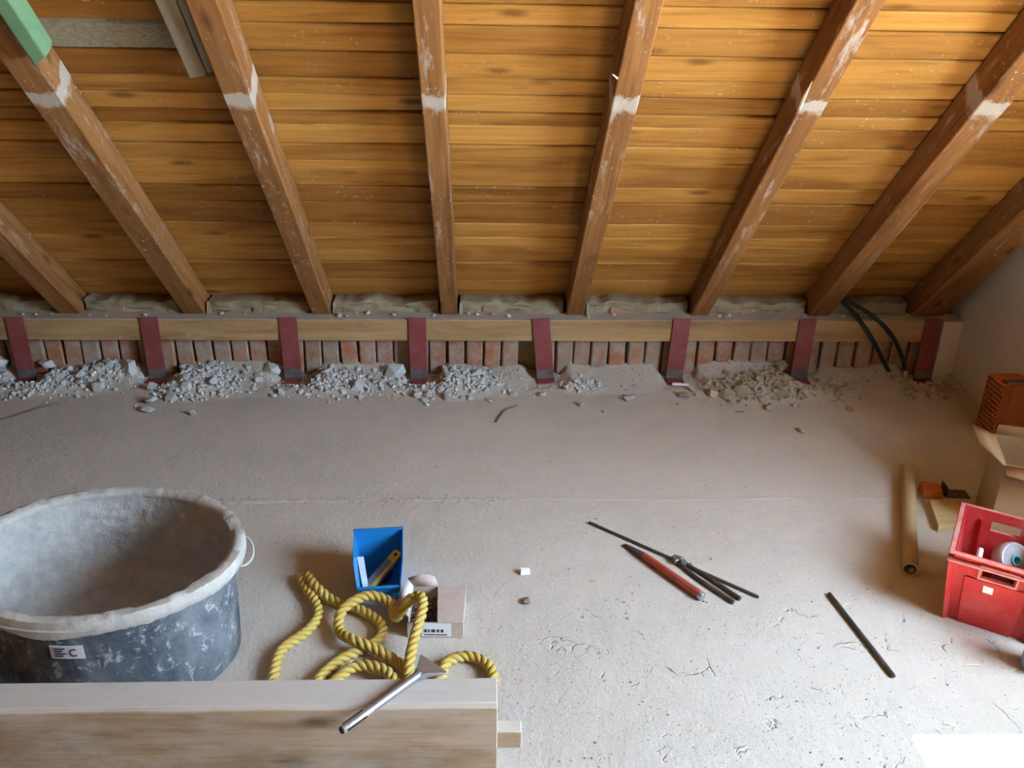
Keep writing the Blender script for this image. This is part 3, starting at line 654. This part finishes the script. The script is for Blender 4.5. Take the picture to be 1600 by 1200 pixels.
rope([(-.478, 1.60, z0), (-.486, 1.655, z0), (-.484, 1.74, z0), (-.434, 1.81, z0), (-.416, 1.872, z0), (-.439, 1.937, z0), (-.482, 2.012, z0), (-.478, 2.035, z0 + .004), (-.462, 2.012, z0 + .01), (-.437, 1.972, z0 + .012), (-.387, 1.929, z0), (-.334, 1.905, z0), (-.275, 1.862, z0),
      (-.246, 1.82, z0), (-.250, 1.775, z0), (-.287, 1.742, z0), (-.335, 1.705, z0), (-.375, 1.645, z0), (-.372, 1.60, z0), (-.345, 1.615, z0 + .006), (-.295, 1.668, z0 + .012), (-.225, 1.652, z0 + .014), (-.185, 1.60, z0 + .01), (-.165, 1.60, z0 + .015), (-.165, 1.662, z0 + .03),
      (-.156, 1.735, z0 + .045), (-.142, 1.81, z0 + .066), (-.150, 1.865, z0 + .062), (-.178, 1.868, z0 + .050), (-.212, 1.838, z0 + .016), (-.232, 1.895, z0 + .020), (-.294, 1.910, z0 + .030), (-.350, 1.865, z0 + .022), (-.352, 1.805, z0 + .006), (-.310, 1.752, z0 + .020), (-.245, 1.722, z0 + .012), (-.185, 1.680, z0), (-.135, 1.610, z0),
      (-.095, 1.625, z0), (-.078, 1.690, z0), (-.030, 1.712, z0), (.018, 1.685, z0), (.034, 1.630, z0), (.018, 1.585, z0)], 'rope', 'thick twisted yellow rope coiled on the floor behind the beam')

# ------------------------------------------------------------------ blue bin with contents
e = empty('storage_bin', (-.272, 2.02, 0), R(5), 'open blue plastic storage bin with tools inside', 'bin')
wt = .003
def binx(z): return .050 + .018 * z / .125
prof = [(.065, 0), (-.075, 0), (-.088, .052), (-.055, .113), (.078, .125)]
for s_ in (-1, 1):
    vs = [(s_ * binx(z), y, z) for y, z in prof] + [(s_ * (binx(z) - wt), y, z) for y, z in prof]; nn = 5
    MB().add(vs, [tuple(range(nn)), tuple(range(nn, 10))[::-1]] + [(i, (i + 1) % nn, nn + (i + 1) % nn, nn + i) for i in range(nn)]).build('side_panel', 'blue', e, smooth=0, bevel=.0008)
def cross(y0, z0_, y1, z1, off, nm):
    a, b = binx(z0_) - wt, binx(z1) - wt; ny, nzv = off
    MB().hexa([(-a, y0, z0_), (a, y0, z0_), (a, y0 + ny, z0_ + nzv), (-a, y0 + ny, z0_ + nzv), (-b, y1, z1), (b, y1, z1), (b, y1 + ny, z1 + nzv), (-b, y1 + ny, z1 + nzv)]).build(nm, 'blue', e, smooth=0, bevel=.0008)
cross(.065, .003, .078, .125, (-wt, 0), 'back_panel'); cross(-.075, .003, -.088, .052, (wt, 0), 'front_panel')
MB().box(-.0475, .0475, -.074, .064, 0, .003).build('bottom_panel', 'blue', e, smooth=0)
MB().box(-.056, .056, -.0905, -.0835, .049, .055).build('front_lip', 'blue', e, bevel=.001)
MB().box(-.069, .069, .074, .082, .121, .127).build('back_lip', 'blue', e, bevel=.001)
# yellow level leaning in the bin
e2 = empty('pocket_level', (-.296, 1.972, .030), label='small yellow and grey level with a hanging hole, leaning in the blue bin', cat='level')
q = Vector((.085, .085, .062)); xa = q.normalized(); ya = Vector((-.5, .62, .15)); ya = (ya - xa * ya.dot(xa)).normalized(); za = xa.cross(ya)
e2.matrix_world = Matrix(((xa.x, ya.x, za.x, -.300), (xa.y, ya.y, za.y, 1.972), (xa.z, ya.z, za.z, .022), (0, 0, 0, 1)))
L = .128
MB().box(0, L, -.014, .014, -.005, .005).build('level_body', 'yellow', e2, bevel=.001)
MB().box(.008, L - .035, -.006, .013, .0052, .0062).build('level_face', 'violet', e2)
MB().tube([(L - .013, 0, .0051), (L - .013, 0, .0062)], .0045, 12).build('hanging_hole', 'black', e2)
o = MB().hexa([(-.308, 1.955, .014), (-.294, 1.961, .014), (-.295, 1.964, .014), (-.309, 1.958, .014), (-.331, 2.022, .085), (-.313, 2.024, .085), (-.314, 2.027, .085), (-.332, 2.025, .085)]).build('plastic_strip', 'clearish', bevel=.0008)
tag(o, 'pale bluish plastic strip standing in the left corner of the blue bin', 'strip')
for k, (x, y, a, lb) in enumerate(((-.262, 1.965, .4, 'brass screw lying in the front of the blue bin'), (-.238, 1.975, 1.9, 'brass screw at the right in the blue bin'), (-.250, 2.0, 2.8, 'brass screw further back in the blue bin'))):
    e2 = empty('screw', (x, y, .0075), a, lb, 'screw', 'screws in the blue bin')
    MB().tube([(-.026, 0, 0), (.022, 0, 0), (.028, 0, 0)], [.003, .003, .0005], 8).build('shank', 'brass', e2); MB().tube([(-.030, 0, 0), (-.0262, 0, 0)], [.006, .0032], 10).build('head', 'brass', e2)
e2 = empty('screwdriver_bit', (-.255, 2.035, .009), 1.2, 'dark steel bit lying at the back of the blue bin', 'bit')
MB().tube([(-.03, 0, 0), (.03, 0, 0)], .005, 6).build('shank', 'steel', e2)

# ------------------------------------------------------------------ nail box
e = empty('nail_carton', (-.108, 1.868, 0), R(-2), 'small torn cardboard carton of nails with a white label', 'carton')
X0, X1, Y0, Y1, H, w = -.070, .070, -.073, .073, .048, .0018
MB().box(X0, X1, Y0, Y1, 0, w).build('bottom', 'card_pink', e, smooth=0)
MB().box(X0, X1, Y0, Y0 + w, w, H).build('front_panel', 'card_pink', e, smooth=0)
MB().box(X0, X1, Y1 - w, Y1, w, H).build('back_panel', 'card_pink', e, smooth=0)
MB().box(X1 - w, X1, Y0 + w, Y1 - w, w, H).build('side_panel', 'card_pink', e, smooth=0)
MB().box(X0, X0 + w, Y0 + w, Y1 - w, w, H * .8).build('side_panel', 'card_pink', e, smooth=0)
MB().hexa([(.006, Y0, H), (X1, Y0, H), (X1, Y1, H), (-.004, Y1, H), (.006, Y0, H + w), (X1, Y0, H + w), (X1, Y1, H + w), (-.004, Y1, H + w)]).build('lid_panel', 'card_pink', e, smooth=0)
def flap(ps, nm, mat, par):       # thin bent sheet through a grid row list
    mb = MB(); nr = len(ps); nc = len(ps[0])
    for r_ in ps: mb.v += [Vector(p) for p in r_]
    mb.f = [(i * nc + j, i * nc + j + 1, (i + 1) * nc + j + 1, (i + 1) * nc + j) for i in range(nr - 1) for j in range(nc - 1)]
    o = mb.build(nm, mat, par, smooth=50); s_ = o.modifiers.new('thickness', 'SOLIDIFY'); s_.thickness = .0022; return o
flap([[(X0, Y1, H), (-.035, Y1, H), (-.002, Y1, H)], [(X0 - .016, Y1 + .004, H + .022), (-.045, Y1 + .012, H + .034), (-.012, Y1 + .014, H + .022)]], 'torn_flap', 'card_pink', e)
flap([[(X0, Y0 + .03, H * .8), (X0, .02, H * .8), (X0, Y1, H)], [(X0 - .018, Y0 + .05, H * .8 + .004), (X0 - .026, .025, H * .8 + .014), (X0 - .016, Y1 + .004, H + .022)]], 'torn_flap', 'paper', e)
lab = MB().box(X0 + .035, .040, Y0 - .0012, Y0 - .0002, .006, .046).build('label_sticker', 'paper', e, smooth=0)
for k, (a, b, z_, h_) in enumerate(((-.028, -.021, .019, .009), (-.018, -.014, .019, .009), (-.010, .000, .019, .009), (.004, .010, .019, .009), (.014, .021, .019, .009), (-.028, .030, .010, .003))):
    MB().box(a, b, Y0 - .0018, Y0 - .0013, z_, z_ + h_).build('print', 'ink', lab, smooth=0)
rn = random.Random(5)
nail = MB(); nail.tube([(-.027, 0, 0), (.024, 0, 0), (.030, 0, 0)], [.0016, .0016, .0003], 6); nail.tube([(-.0285, 0, 0), (-.027, 0, 0)], .0036, 8)
no = nail.build('nail', 'rust'); nme = no.data; bpy.data.objects.remove(no)
for k in range(46):
    o = bpy.data.objects.new('nail', nme); COL.objects.link(o)
    lx, ly = rn.uniform(-.050, -.022) + (.03 if k % 3 == 0 else 0), rn.uniform(-.035, .04); o.location = (-.108 + lx, 1.868 + ly, .006 + .022 * (k / 46) + rn.uniform(0, .004)); o.rotation_euler = (0, rn.uniform(-.2, .2), R(90) + rn.gauss(0, .5))
    tag(o, 'dark nail in the pile inside the torn carton', 'nail', 'nails in the torn carton')

# ------------------------------------------------------------------ spade chisel on the beam
e = empty('spade_chisel', (-.132, 1.427, .2115), math.atan2(.138, .129), 'steel spade chisel lying across the beam with its blade past the back edge', 'chisel')
MB().tube([(-.115, 0, 0), (-.03, 0, 0), (.0, 0, 0), (.012, 0, 0)], [.0085, .0085, .0095, .011], 14).build('shaft', 'grey_steel', e)
sh = MB().tube([(-.190, 0, 0), (-.187, 0, 0), (-.116, 0, 0)], [.0075, .009, .009], 16).build('shank', 'chrome', e)
for k in (0, 1, 2):
    q = R(60 + 120 * k); MB().box(-.183, -.135, -.0022, .0022, .0078, .0096).build('groove', 'black', sh, rot=(q - R(90), 0, 0))
MB().tube([(-.1925, 0, 0), (-.1895, 0, 0)], [.0065, .0078], 14).build('end_cap', 'black', e)
bl = [(.008, -.010), (.022, -.016), (.052, -.040), (.056, -.040), (.056, .040), (.052, .040), (.022, .016), (.008, .010)]
mb = MB(); n = len(bl)
for zt in (-1, 1):
    for x, y in bl: mb.v.append(Vector((x, y, zt * max(.0006, .009 * (1 - x / .058)))))
mb.f = [tuple(range(n))[::-1], tuple(range(n, 2 * n))] + [(i, (i + 1) % n, n + (i + 1) % n, n + i) for i in range(n)]
mb.build('blade', 'chrome', e, smooth=25, bevel=.0008)

# ------------------------------------------------------------------ tools on the floor
def rod(name, a, b, r, mat, label, n=10):
    a, b = Vector(a), Vector(b); c = (a + b) / 2; d = b - a
    e = MB().tube([(-d.length / 2, 0, 0), (-d.length / 2 + .004, 0, 0), (d.length / 2 - .004, 0, 0), (d.length / 2, 0, 0)], [r * .8, r, r, r * .8], n).build(name, mat, loc=c, rot=(0, 0, math.atan2(d.y, d.x))); return tag(e, label, 'rod')
rod('steel_rod', (.336, 2.308, .0045), (.756, 1.941, .0045), .0045, 'steel', 'long thin dark steel rod lying beside the pincers')
o = rod('threaded_rod', (.953, 1.952, .006), (.997, 1.634, .006), .006, 'steel', 'dark straight iron bar lying alone on the floor at right')
a, b = Vector((.427, 2.19, 0)), Vector((.600, 1.935, 0)); d = b - a; L = d.length
e = empty('red_handled_tool', (a.x, a.y, .0125), math.atan2(d.y, d.x), 'steel tool with a red grip and a bright end cap', 'tool')
MB().tube([(.08, 0, 0), (.10, 0, 0), (.16, 0, 0), (.27, 0, 0), (L - .008, 0, 0)], [.009, .0105, .0112, .0118, .012], 16).build('grip', 'tool_red', e)
MB().tube([(L - .0078, 0, 0), (L, 0, 0), (L + .003, 0, 0)], [.0124, .0124, .010], 16).build('end_cap', 'chrome', e)
MB().hexa([(0, -.006, -.012), (.0, .006, -.012), (.085, .008, -.011), (.085, -.008, -.011), (0, -.006, -.006), (.0, .006, -.006), (.085, .008, .008), (.085, -.008, .008)]).build('steel_end', 'steel', e, bevel=.002)
hd = Vector((.575, 2.095, 0)); d = Vector((.692, 1.925, 0)) - hd; L = d.length
e = empty('pincers', (hd.x, hd.y, .009), math.atan2(d.y, d.x), 'dark steel pincers lying with both handles spread', 'pincers')
for s_ in (-1, 1):
    MB().tube(spline([(-.012, s_ * .012, 0), (.012, s_ * .007, 0), (.035, s_ * .010, -.002), (.08, s_ * .014, -.003), (L, s_ * .013, -.003)], 6), [.005] * 7 + [.0055] * 12 + [.0062] * 6, 10).build('handle', 'steel', e)
    MB().hexa([(-.030, s_ * .0005, -.008), (-.030, s_ * .006, -.008), (-.006, s_ * .018, -.009), (-.002, s_ * .002, -.009), (-.030, s_ * .0005, .008), (-.030, s_ * .006, .008), (-.006, s_ * .018, .009), (-.002, s_ * .002, .009)]).build('jaw', 'grey_steel', e, bevel=.002)
MB().tube([(.010, 0, -.008), (.010, 0, .011)], .0085, 14).build('rivet', 'grey_steel', e)

o = MB().hexa([(-.014, -.008, 0), (.014, -.009, 0), (.015, .008, 0), (-.012, .009, 0), (-.013, -.007, .014), (.014, -.008, .012), (.014, .007, .013), (-.012, .008, .015)]).build('plaster_chunk', 'chunk_white', loc=(.128, 2.06, 0), rot=(0, 0, .08), smooth=0, bevel=.0015); tag(o, 'small bright white plaster chunk alone in the middle of the floor', 'chunk')
o = bpy.data.objects.new('pebble', stone_v[3].copy()); o.data.materials.append(M['stone_brown']); COL.objects.link(o); o.location = (.128, 1.932, .007); o.scale = (.015, .014, .013); tag(o, 'small brown pebble just below the white plaster chunk', 'pebble')
for nm, pts, r, mt, lb in (('twig', [(.063, 2.985, .003), (.080, 3.035, .005), (.105, 3.085, .006), (.145, 3.125, .003)], .0024, 'twig', 'short curved brown twig on the bare floor near the rubble'),
                           ('twig', [(-1.80, 2.995, .004), (-1.74, 3.03, .004), (-1.67, 3.10, .005), (-1.60, 3.145, .004)], .003, 'twig', 'long thin dark streak on the floor at the left edge'),  # stick mesh standing in for a dark smear on the floor
                           ('splinter', [(.972, 1.905, .002), (1.0, 1.915, .003)], .0013, 'straw', 'thin pale splinter beside the lone iron bar'),
                           ('splinter', [(1.19, 1.675, .002), (1.235, 1.672, .003)], .0013, 'straw', 'thin pale splinter on the floor in front of the red crate'),
                           ('twig', [(.99, 3.075, .002), (1.02, 3.07, .003)], .002, 'twig', 'tiny dark stalk on the floor before the brown heap')):
    q = Vector(pts[0]); o = MB().tube(spline([Vector(p) - q for p in pts], 5), r, 6).build(nm, mt, loc=q); tag(o, lb, nm)

# ------------------------------------------------------------------ paper tube
a, b = Vector((1.497, 2.60, .022)), Vector((1.222, 2.03, .022)); d = b - a; L = d.length; a = Vector((1.455, 2.60, .022)); d = Vector((1.212, 2.035, .022)) - a; L = d.length
e = empty('cardboard_tube', a, math.atan2(d.y, d.x), 'long pale cardboard tube lying on the floor left of the red crate', 'tube')
mb = MB(); n = 20; prof = [(.022, 0), (.022, L), (.017, L), (.017, L - .12)]
for r_, x in [(.0, 0)] + prof + [(.0, L - .12)]:
    for k in range(n): mb.v.append(Vector((x, r_ * math.cos(2 * math.pi * k / n), r_ * math.sin(2 * math.pi * k / n))))
mb.f = [(i * n + k, i * n + (k + 1) % n, (i + 1) * n + (k + 1) % n, (i + 1) * n + k) for i in range(5) for k in range(n)]
mb.build('tube_wall', 'tube', e, smooth=50)
MB().tube([(L - .008, .002, -.006), (L - .003, .004, -.002)], [.008, .006], 8).build('paper_plug', 'stone_brown', e)

# ------------------------------------------------------------------ fragments by the tube
o = MB().hexa([(-.035, -.03, 0), (.03, -.032, 0), (.032, .028, 0), (-.03, .03, 0), (-.033, -.028, .03), (.028, -.03, .028), (.03, .026, .03), (-.028, .028, .033)]).build('brick_fragment', 'clay', loc=(1.475, 2.47, 0), rot=(0, 0, -.1), smooth=0, bevel=.003); tag(o, 'flat dark red brick fragment right of the cardboard tube', 'brick')
e = empty('metal_bracket', (1.548, 2.468, 0), -.1, 'small dull metal bracket with holes beside the brick fragment', 'bracket')
MB().prism([(-.03, 0), (.05, 0), (.05, .004), (-.026, .004), (-.026, .036), (-.03, .036)], -.025, .025, 'y').build('bracket_plate', 'rust', e, smooth=0, bevel=.001)
for dy in (-.012, .012): MB().tube([(.02, dy, .0038), (.02, dy, .0046)], .005, 10).build('screw_hole', 'black', e)
o = MB().prism([(1.437, 2.405), (1.570, 2.385), (1.565, 2.29), (1.395, 2.25)][::-1], 0, .022).build('wood_offcut', 'offcut', smooth=0, bevel=.002); tag(o, 'pale wedge-shaped wood offcut behind the red crate', 'offcut')

# ------------------------------------------------------------------ red crate
e = empty('plastic_crate', (1.366, 1.901, 0), R(-32.4), 'dusty red plastic crate with a hand hole, at the right edge', 'crate')
HX, HY, H, IN, TK = .12, .139, .215, .022, .004
def cw(axis, sgn, u, z, off):    # point on a tapered wall; u along the wall
    t_ = 1 - z / H; hx, hy = HX - .012 - IN * t_ - off, HY - .012 - IN * t_ - off
    return (u * hx, sgn * hy, z) if axis == 'x' else (sgn * hx, u * hy, z)
def cpanel(mb, axis, sgn, u0, u1, z0, z1, o0=0., o1=TK):
    mb.hexa([cw(axis, sgn, u0, z0, o0), cw(axis, sgn, u1, z0, o0), cw(axis, sgn, u1, z0, o1), cw(axis, sgn, u0, z0, o1), cw(axis, sgn, u0, z1, o0), cw(axis, sgn, u1, z1, o0), cw(axis, sgn, u1, z1, o1), cw(axis, sgn, u0, z1, o1)])
for sgn, nm in ((-1, 'front_wall'), (1, 'back_wall')):
    mb = MB()
    for (u0, u1, z0, z1) in ((-1, 1, 0, .160), (-1, -.36, .160, .192), (.36, 1, .160, .192), (-1, 1, .192, H)): cpanel(mb, 'x', sgn, u0, u1, z0, z1)
    w_ = mb.build(nm, 'crate', e, smooth=0)
    mb = MB()
    for (u0, u1, z0, z1) in ((-.40, .40, .154, .160), (-.40, .40, .192, .197), (-.40, -.36, .160, .192), (.36, .40, .160, .192)): cpanel(mb, 'x', sgn, u0, u1, z0, z1, -.009, 0)
    mb.build('hand_hole_collar', 'crate_worn', w_, smooth=0)
    mb = MB(); cpanel(mb, 'x', sgn, -.68, .68, .0, .150, -.006, 0); mb.build('raised_panel', 'crate', w_, smooth=0, bevel=.002)
for sgn in (-1, 1):
    mb = MB(); cpanel(mb, 'y', sgn, -1, 1, 0, H); w_ = mb.build('side_wall', 'crate', e, smooth=0)
    for u in (-.45, .45):
        mb = MB(); cpanel(mb, 'y', sgn, u - .02, u + .02, 0, .19, -.006, 0); mb.build('rib', 'crate', w_, smooth=0)
for sx in (-1, 1):
    for sy in (-1, 1):
        mb = MB(); cpanel(mb, 'x', sy, sx * .985 - .012, sx * .985 + .012, 0, .19, -.012, .002); mb.build('corner_fin', 'crate', e, smooth=0)
        mb = MB(); cpanel(mb, 'x', sy, sx * .66 - .01, sx * .66 + .01, .0, .19, TK, TK + .010); mb.build('inner_rib', 'crate', e, smooth=0)
b0 = IN + .012 + TK
MB().box(-HX + b0, HX - b0, -HY + b0, HY - b0, 0, TK).build('crate_bottom', 'crate', e, smooth=0)
def ringbar(o0, o1, z0, z1, nm):
    mb = MB(); 
    for (x0, x1, y0, y1) in ((-o1, None, 0, 0),): pass
    ax, ay, bx, by = HX - o1, HY - o1, HX - o0, HY - o0
    mb.box(-bx, bx, -by, -ay, z0, z1); mb.box(-bx, bx, ay, by, z0, z1); mb.box(-bx, -ax, -ay, ay, z0, z1); mb.box(ax, bx, -ay, ay, z0, z1)
    return mb.build(nm, 'crate_worn', e, smooth=0, bevel=.001)
ringbar(.0, .014, H - .004, H, 'rim'); ringbar(-.001, .016, .188, .192, 'lower_rim')
st = MB().hexa([(-.021, 0, 0), (.002, 0, 0), (.002, -.001, 0), (-.021, -.001, 0), (-.022, 0, .022), (.001, 0, .020), (.001, -.001, .020), (-.022, -.001, .022)]).build('sticker', 'paper', e, loc=(-.004, -HY + .012 + .022 * (1 - .118 / .215) - .0072, .118), rot=(.11, 0, 0), smooth=0)
# the crate's contents
e = empty('film_roll', (1.418, 1.93, .125), 0, 'roll of clear film with a cyan core inside the red crate', 'roll'); e.rotation_euler = (R(52), 0, R(15))
MB().lathe([(.016, -.020), (.046, -.020), (.050, -.014), (.050, .014), (.046, .020), (.043, .0205), (.038, .017), (.017, .017), (.016, .017)], 32, close=True).build('wrap', 'wrap', e, smooth=40)
MB().lathe([(.010, -.021), (.0158, -.021), (.0158, .021), (.010, .021)], 20, close=True).build('core', 'cyan', e, smooth=40)
e = empty('glue_tube', (1.318, 1.915, .12), 0, 'whitish small nozzle sticking up inside the red crate', 'nozzle'); e.rotation_euler = (R(-28), R(18), 0)
MB().tube([(0, 0, -.114), (0, 0, .02), (0, 0, .024)], [.007, .006, .004], 10).build('stem', 'stone_brown', e); MB().tube([(0, 0, .0242), (0, 0, .046), (0, 0, .05)], [.008, .0075, .005], 10).build('cap', 'chunk_white', e)
e = empty('tin_can', (1.418, 1.92, .0045), 0, 'dull grey tin standing under the film roll in the red crate', 'tin')
MB().lathe([(0, 0), (.04, 0), (.04, .06), (.038, .062), (0, .062)], 24).build('can_wall', 'grey_steel', e, smooth=40)

# ------------------------------------------------------------------ bottle at the right edge
e = empty('bottle', (1.362, 1.66, 0), 0, 'clear pale blue bottle cut off by the right picture edge', 'bottle')
MB().lathe([(.0, .004), (.030, .002), (.036, .010), (.036, .15), (.030, .175), (.013, .20), (.013, .23), (.010, .23), (.010, .20), (.027, .173), (.033, .148), (.033, .012), (.028, .007), (.0, .007)], 28).build('glass_wall', 'bottle', e, smooth=60)
MB().lathe([(.0, .252), (.0145, .252), (.0155, .248), (.0155, .222), (.0138, .222), (.0138, .231), (0, .231)], 20).build('cap', 'liquid', e, smooth=40)
MB().lathe([(0, .0075), (.0325, .0125), (.0325, .035), (0, .035)], 24).build('contents', 'liquid', e, smooth=40)

# ------------------------------------------------------------------ perforated brick
e = empty('perforated_brick', (1.868, 2.888, 0), 0, 'orange perforated clay brick standing on end by the right wall', 'brick')
MB().box(.034, .113, -.0575, .0575, 0, .222).build('clay_body', 'clay', e, smooth=0, bevel=.002)
# holed face toward -x : a lattice of webs proud of the body leaves real holes
nr, nc = 12, 6; w_ = MB(); webz = .0048; gz = (.222 - webz) / nr; webw = .0045; gy = (.115 - webw) / nc
for j in range(nr + 1): w_.box(0, .0345, -.0575, .0575, j * gz, j * gz + webz)
o = w_.build('web', 'clay', e, smooth=0)
for k in range(nc + 1): MB().box(.0005, .0345, -.0575 + k * gy, -.0575 + k * gy + webw, .0005, .2215).build('web', 'clay', e, smooth=0)
e2 = empty('scraper', (1.924, 2.86, .2226), 0, 'dark steel scraper lying on top of the perforated brick', 'scraper')
MB().box(-.045, .055, -.018, .012, 0, .008).build('blade', 'steel', e2, bevel=.001); MB().box(-.044, .055, -.020, -.0182, .002, .007).build('bright_edge', 'chrome', e2)

# ------------------------------------------------------------------ open carton
YA = math.atan2(-.331, .944)
e = empty('cardboard_box', (1.532, 2.223, 0), YA, 'open cardboard box with bent flaps between crate and wall', 'box')
BW, BD, BH, w = .285, .206, .25, .004
MB().box(0, BW, 0, BD, 0, w).build('bottom', 'card', e, smooth=0)
MB().box(0, w, 0, BD, w, BH).build('side_panel', 'card', e, smooth=0); MB().box(BW - w, BW, 0, BD, w, BH).build('side_panel', 'card', e, smooth=0)
MB().box(w, BW - w, 0, w, w, BH).build('front_panel', 'card', e, smooth=0); MB().box(w, BW - w, BD - w, BD, w, BH).build('back_panel', 'card', e, smooth=0)
inv_e = Matrix.Rotation(-YA, 4, 'Z') @ Matrix.Translation((-1.532, -2.223, 0))
def Lc(x, y, z): return tuple(inv_e @ Vector((x, y, z)))
flap([[(0, 0, BH), (0, .05, BH), (0, .11, BH), (0, .16, BH), (0, BD, BH)], [(-.004, .004, BH - .004), (-.028, .055, BH + .002), (-.052, .115, BH + .002), (-.060, .17, BH + .012), Lc(1.543, 2.455, .268)]], 'flap', 'card', e)
flap([[(0, 0, BH), (.10, 0, BH), (.20, 0, BH), (BW, 0, BH)], [(-.006, -.055, BH - .004), (.09, -.075, BH - .012), (.19, -.085, BH - .015), (BW, -.08, BH - .01)]], 'flap', 'card', e)
flap([[(0.004, BD, BH), (.10, BD, BH), (.20, BD, BH), (BW, BD, BH)], [(.01, BD + .012, BH + .03), (.10, BD + .012, BH + .03), (.19, BD + .018, BH + .03), (BW, BD + .02, BH + .025)]], 'flap', 'card', e)
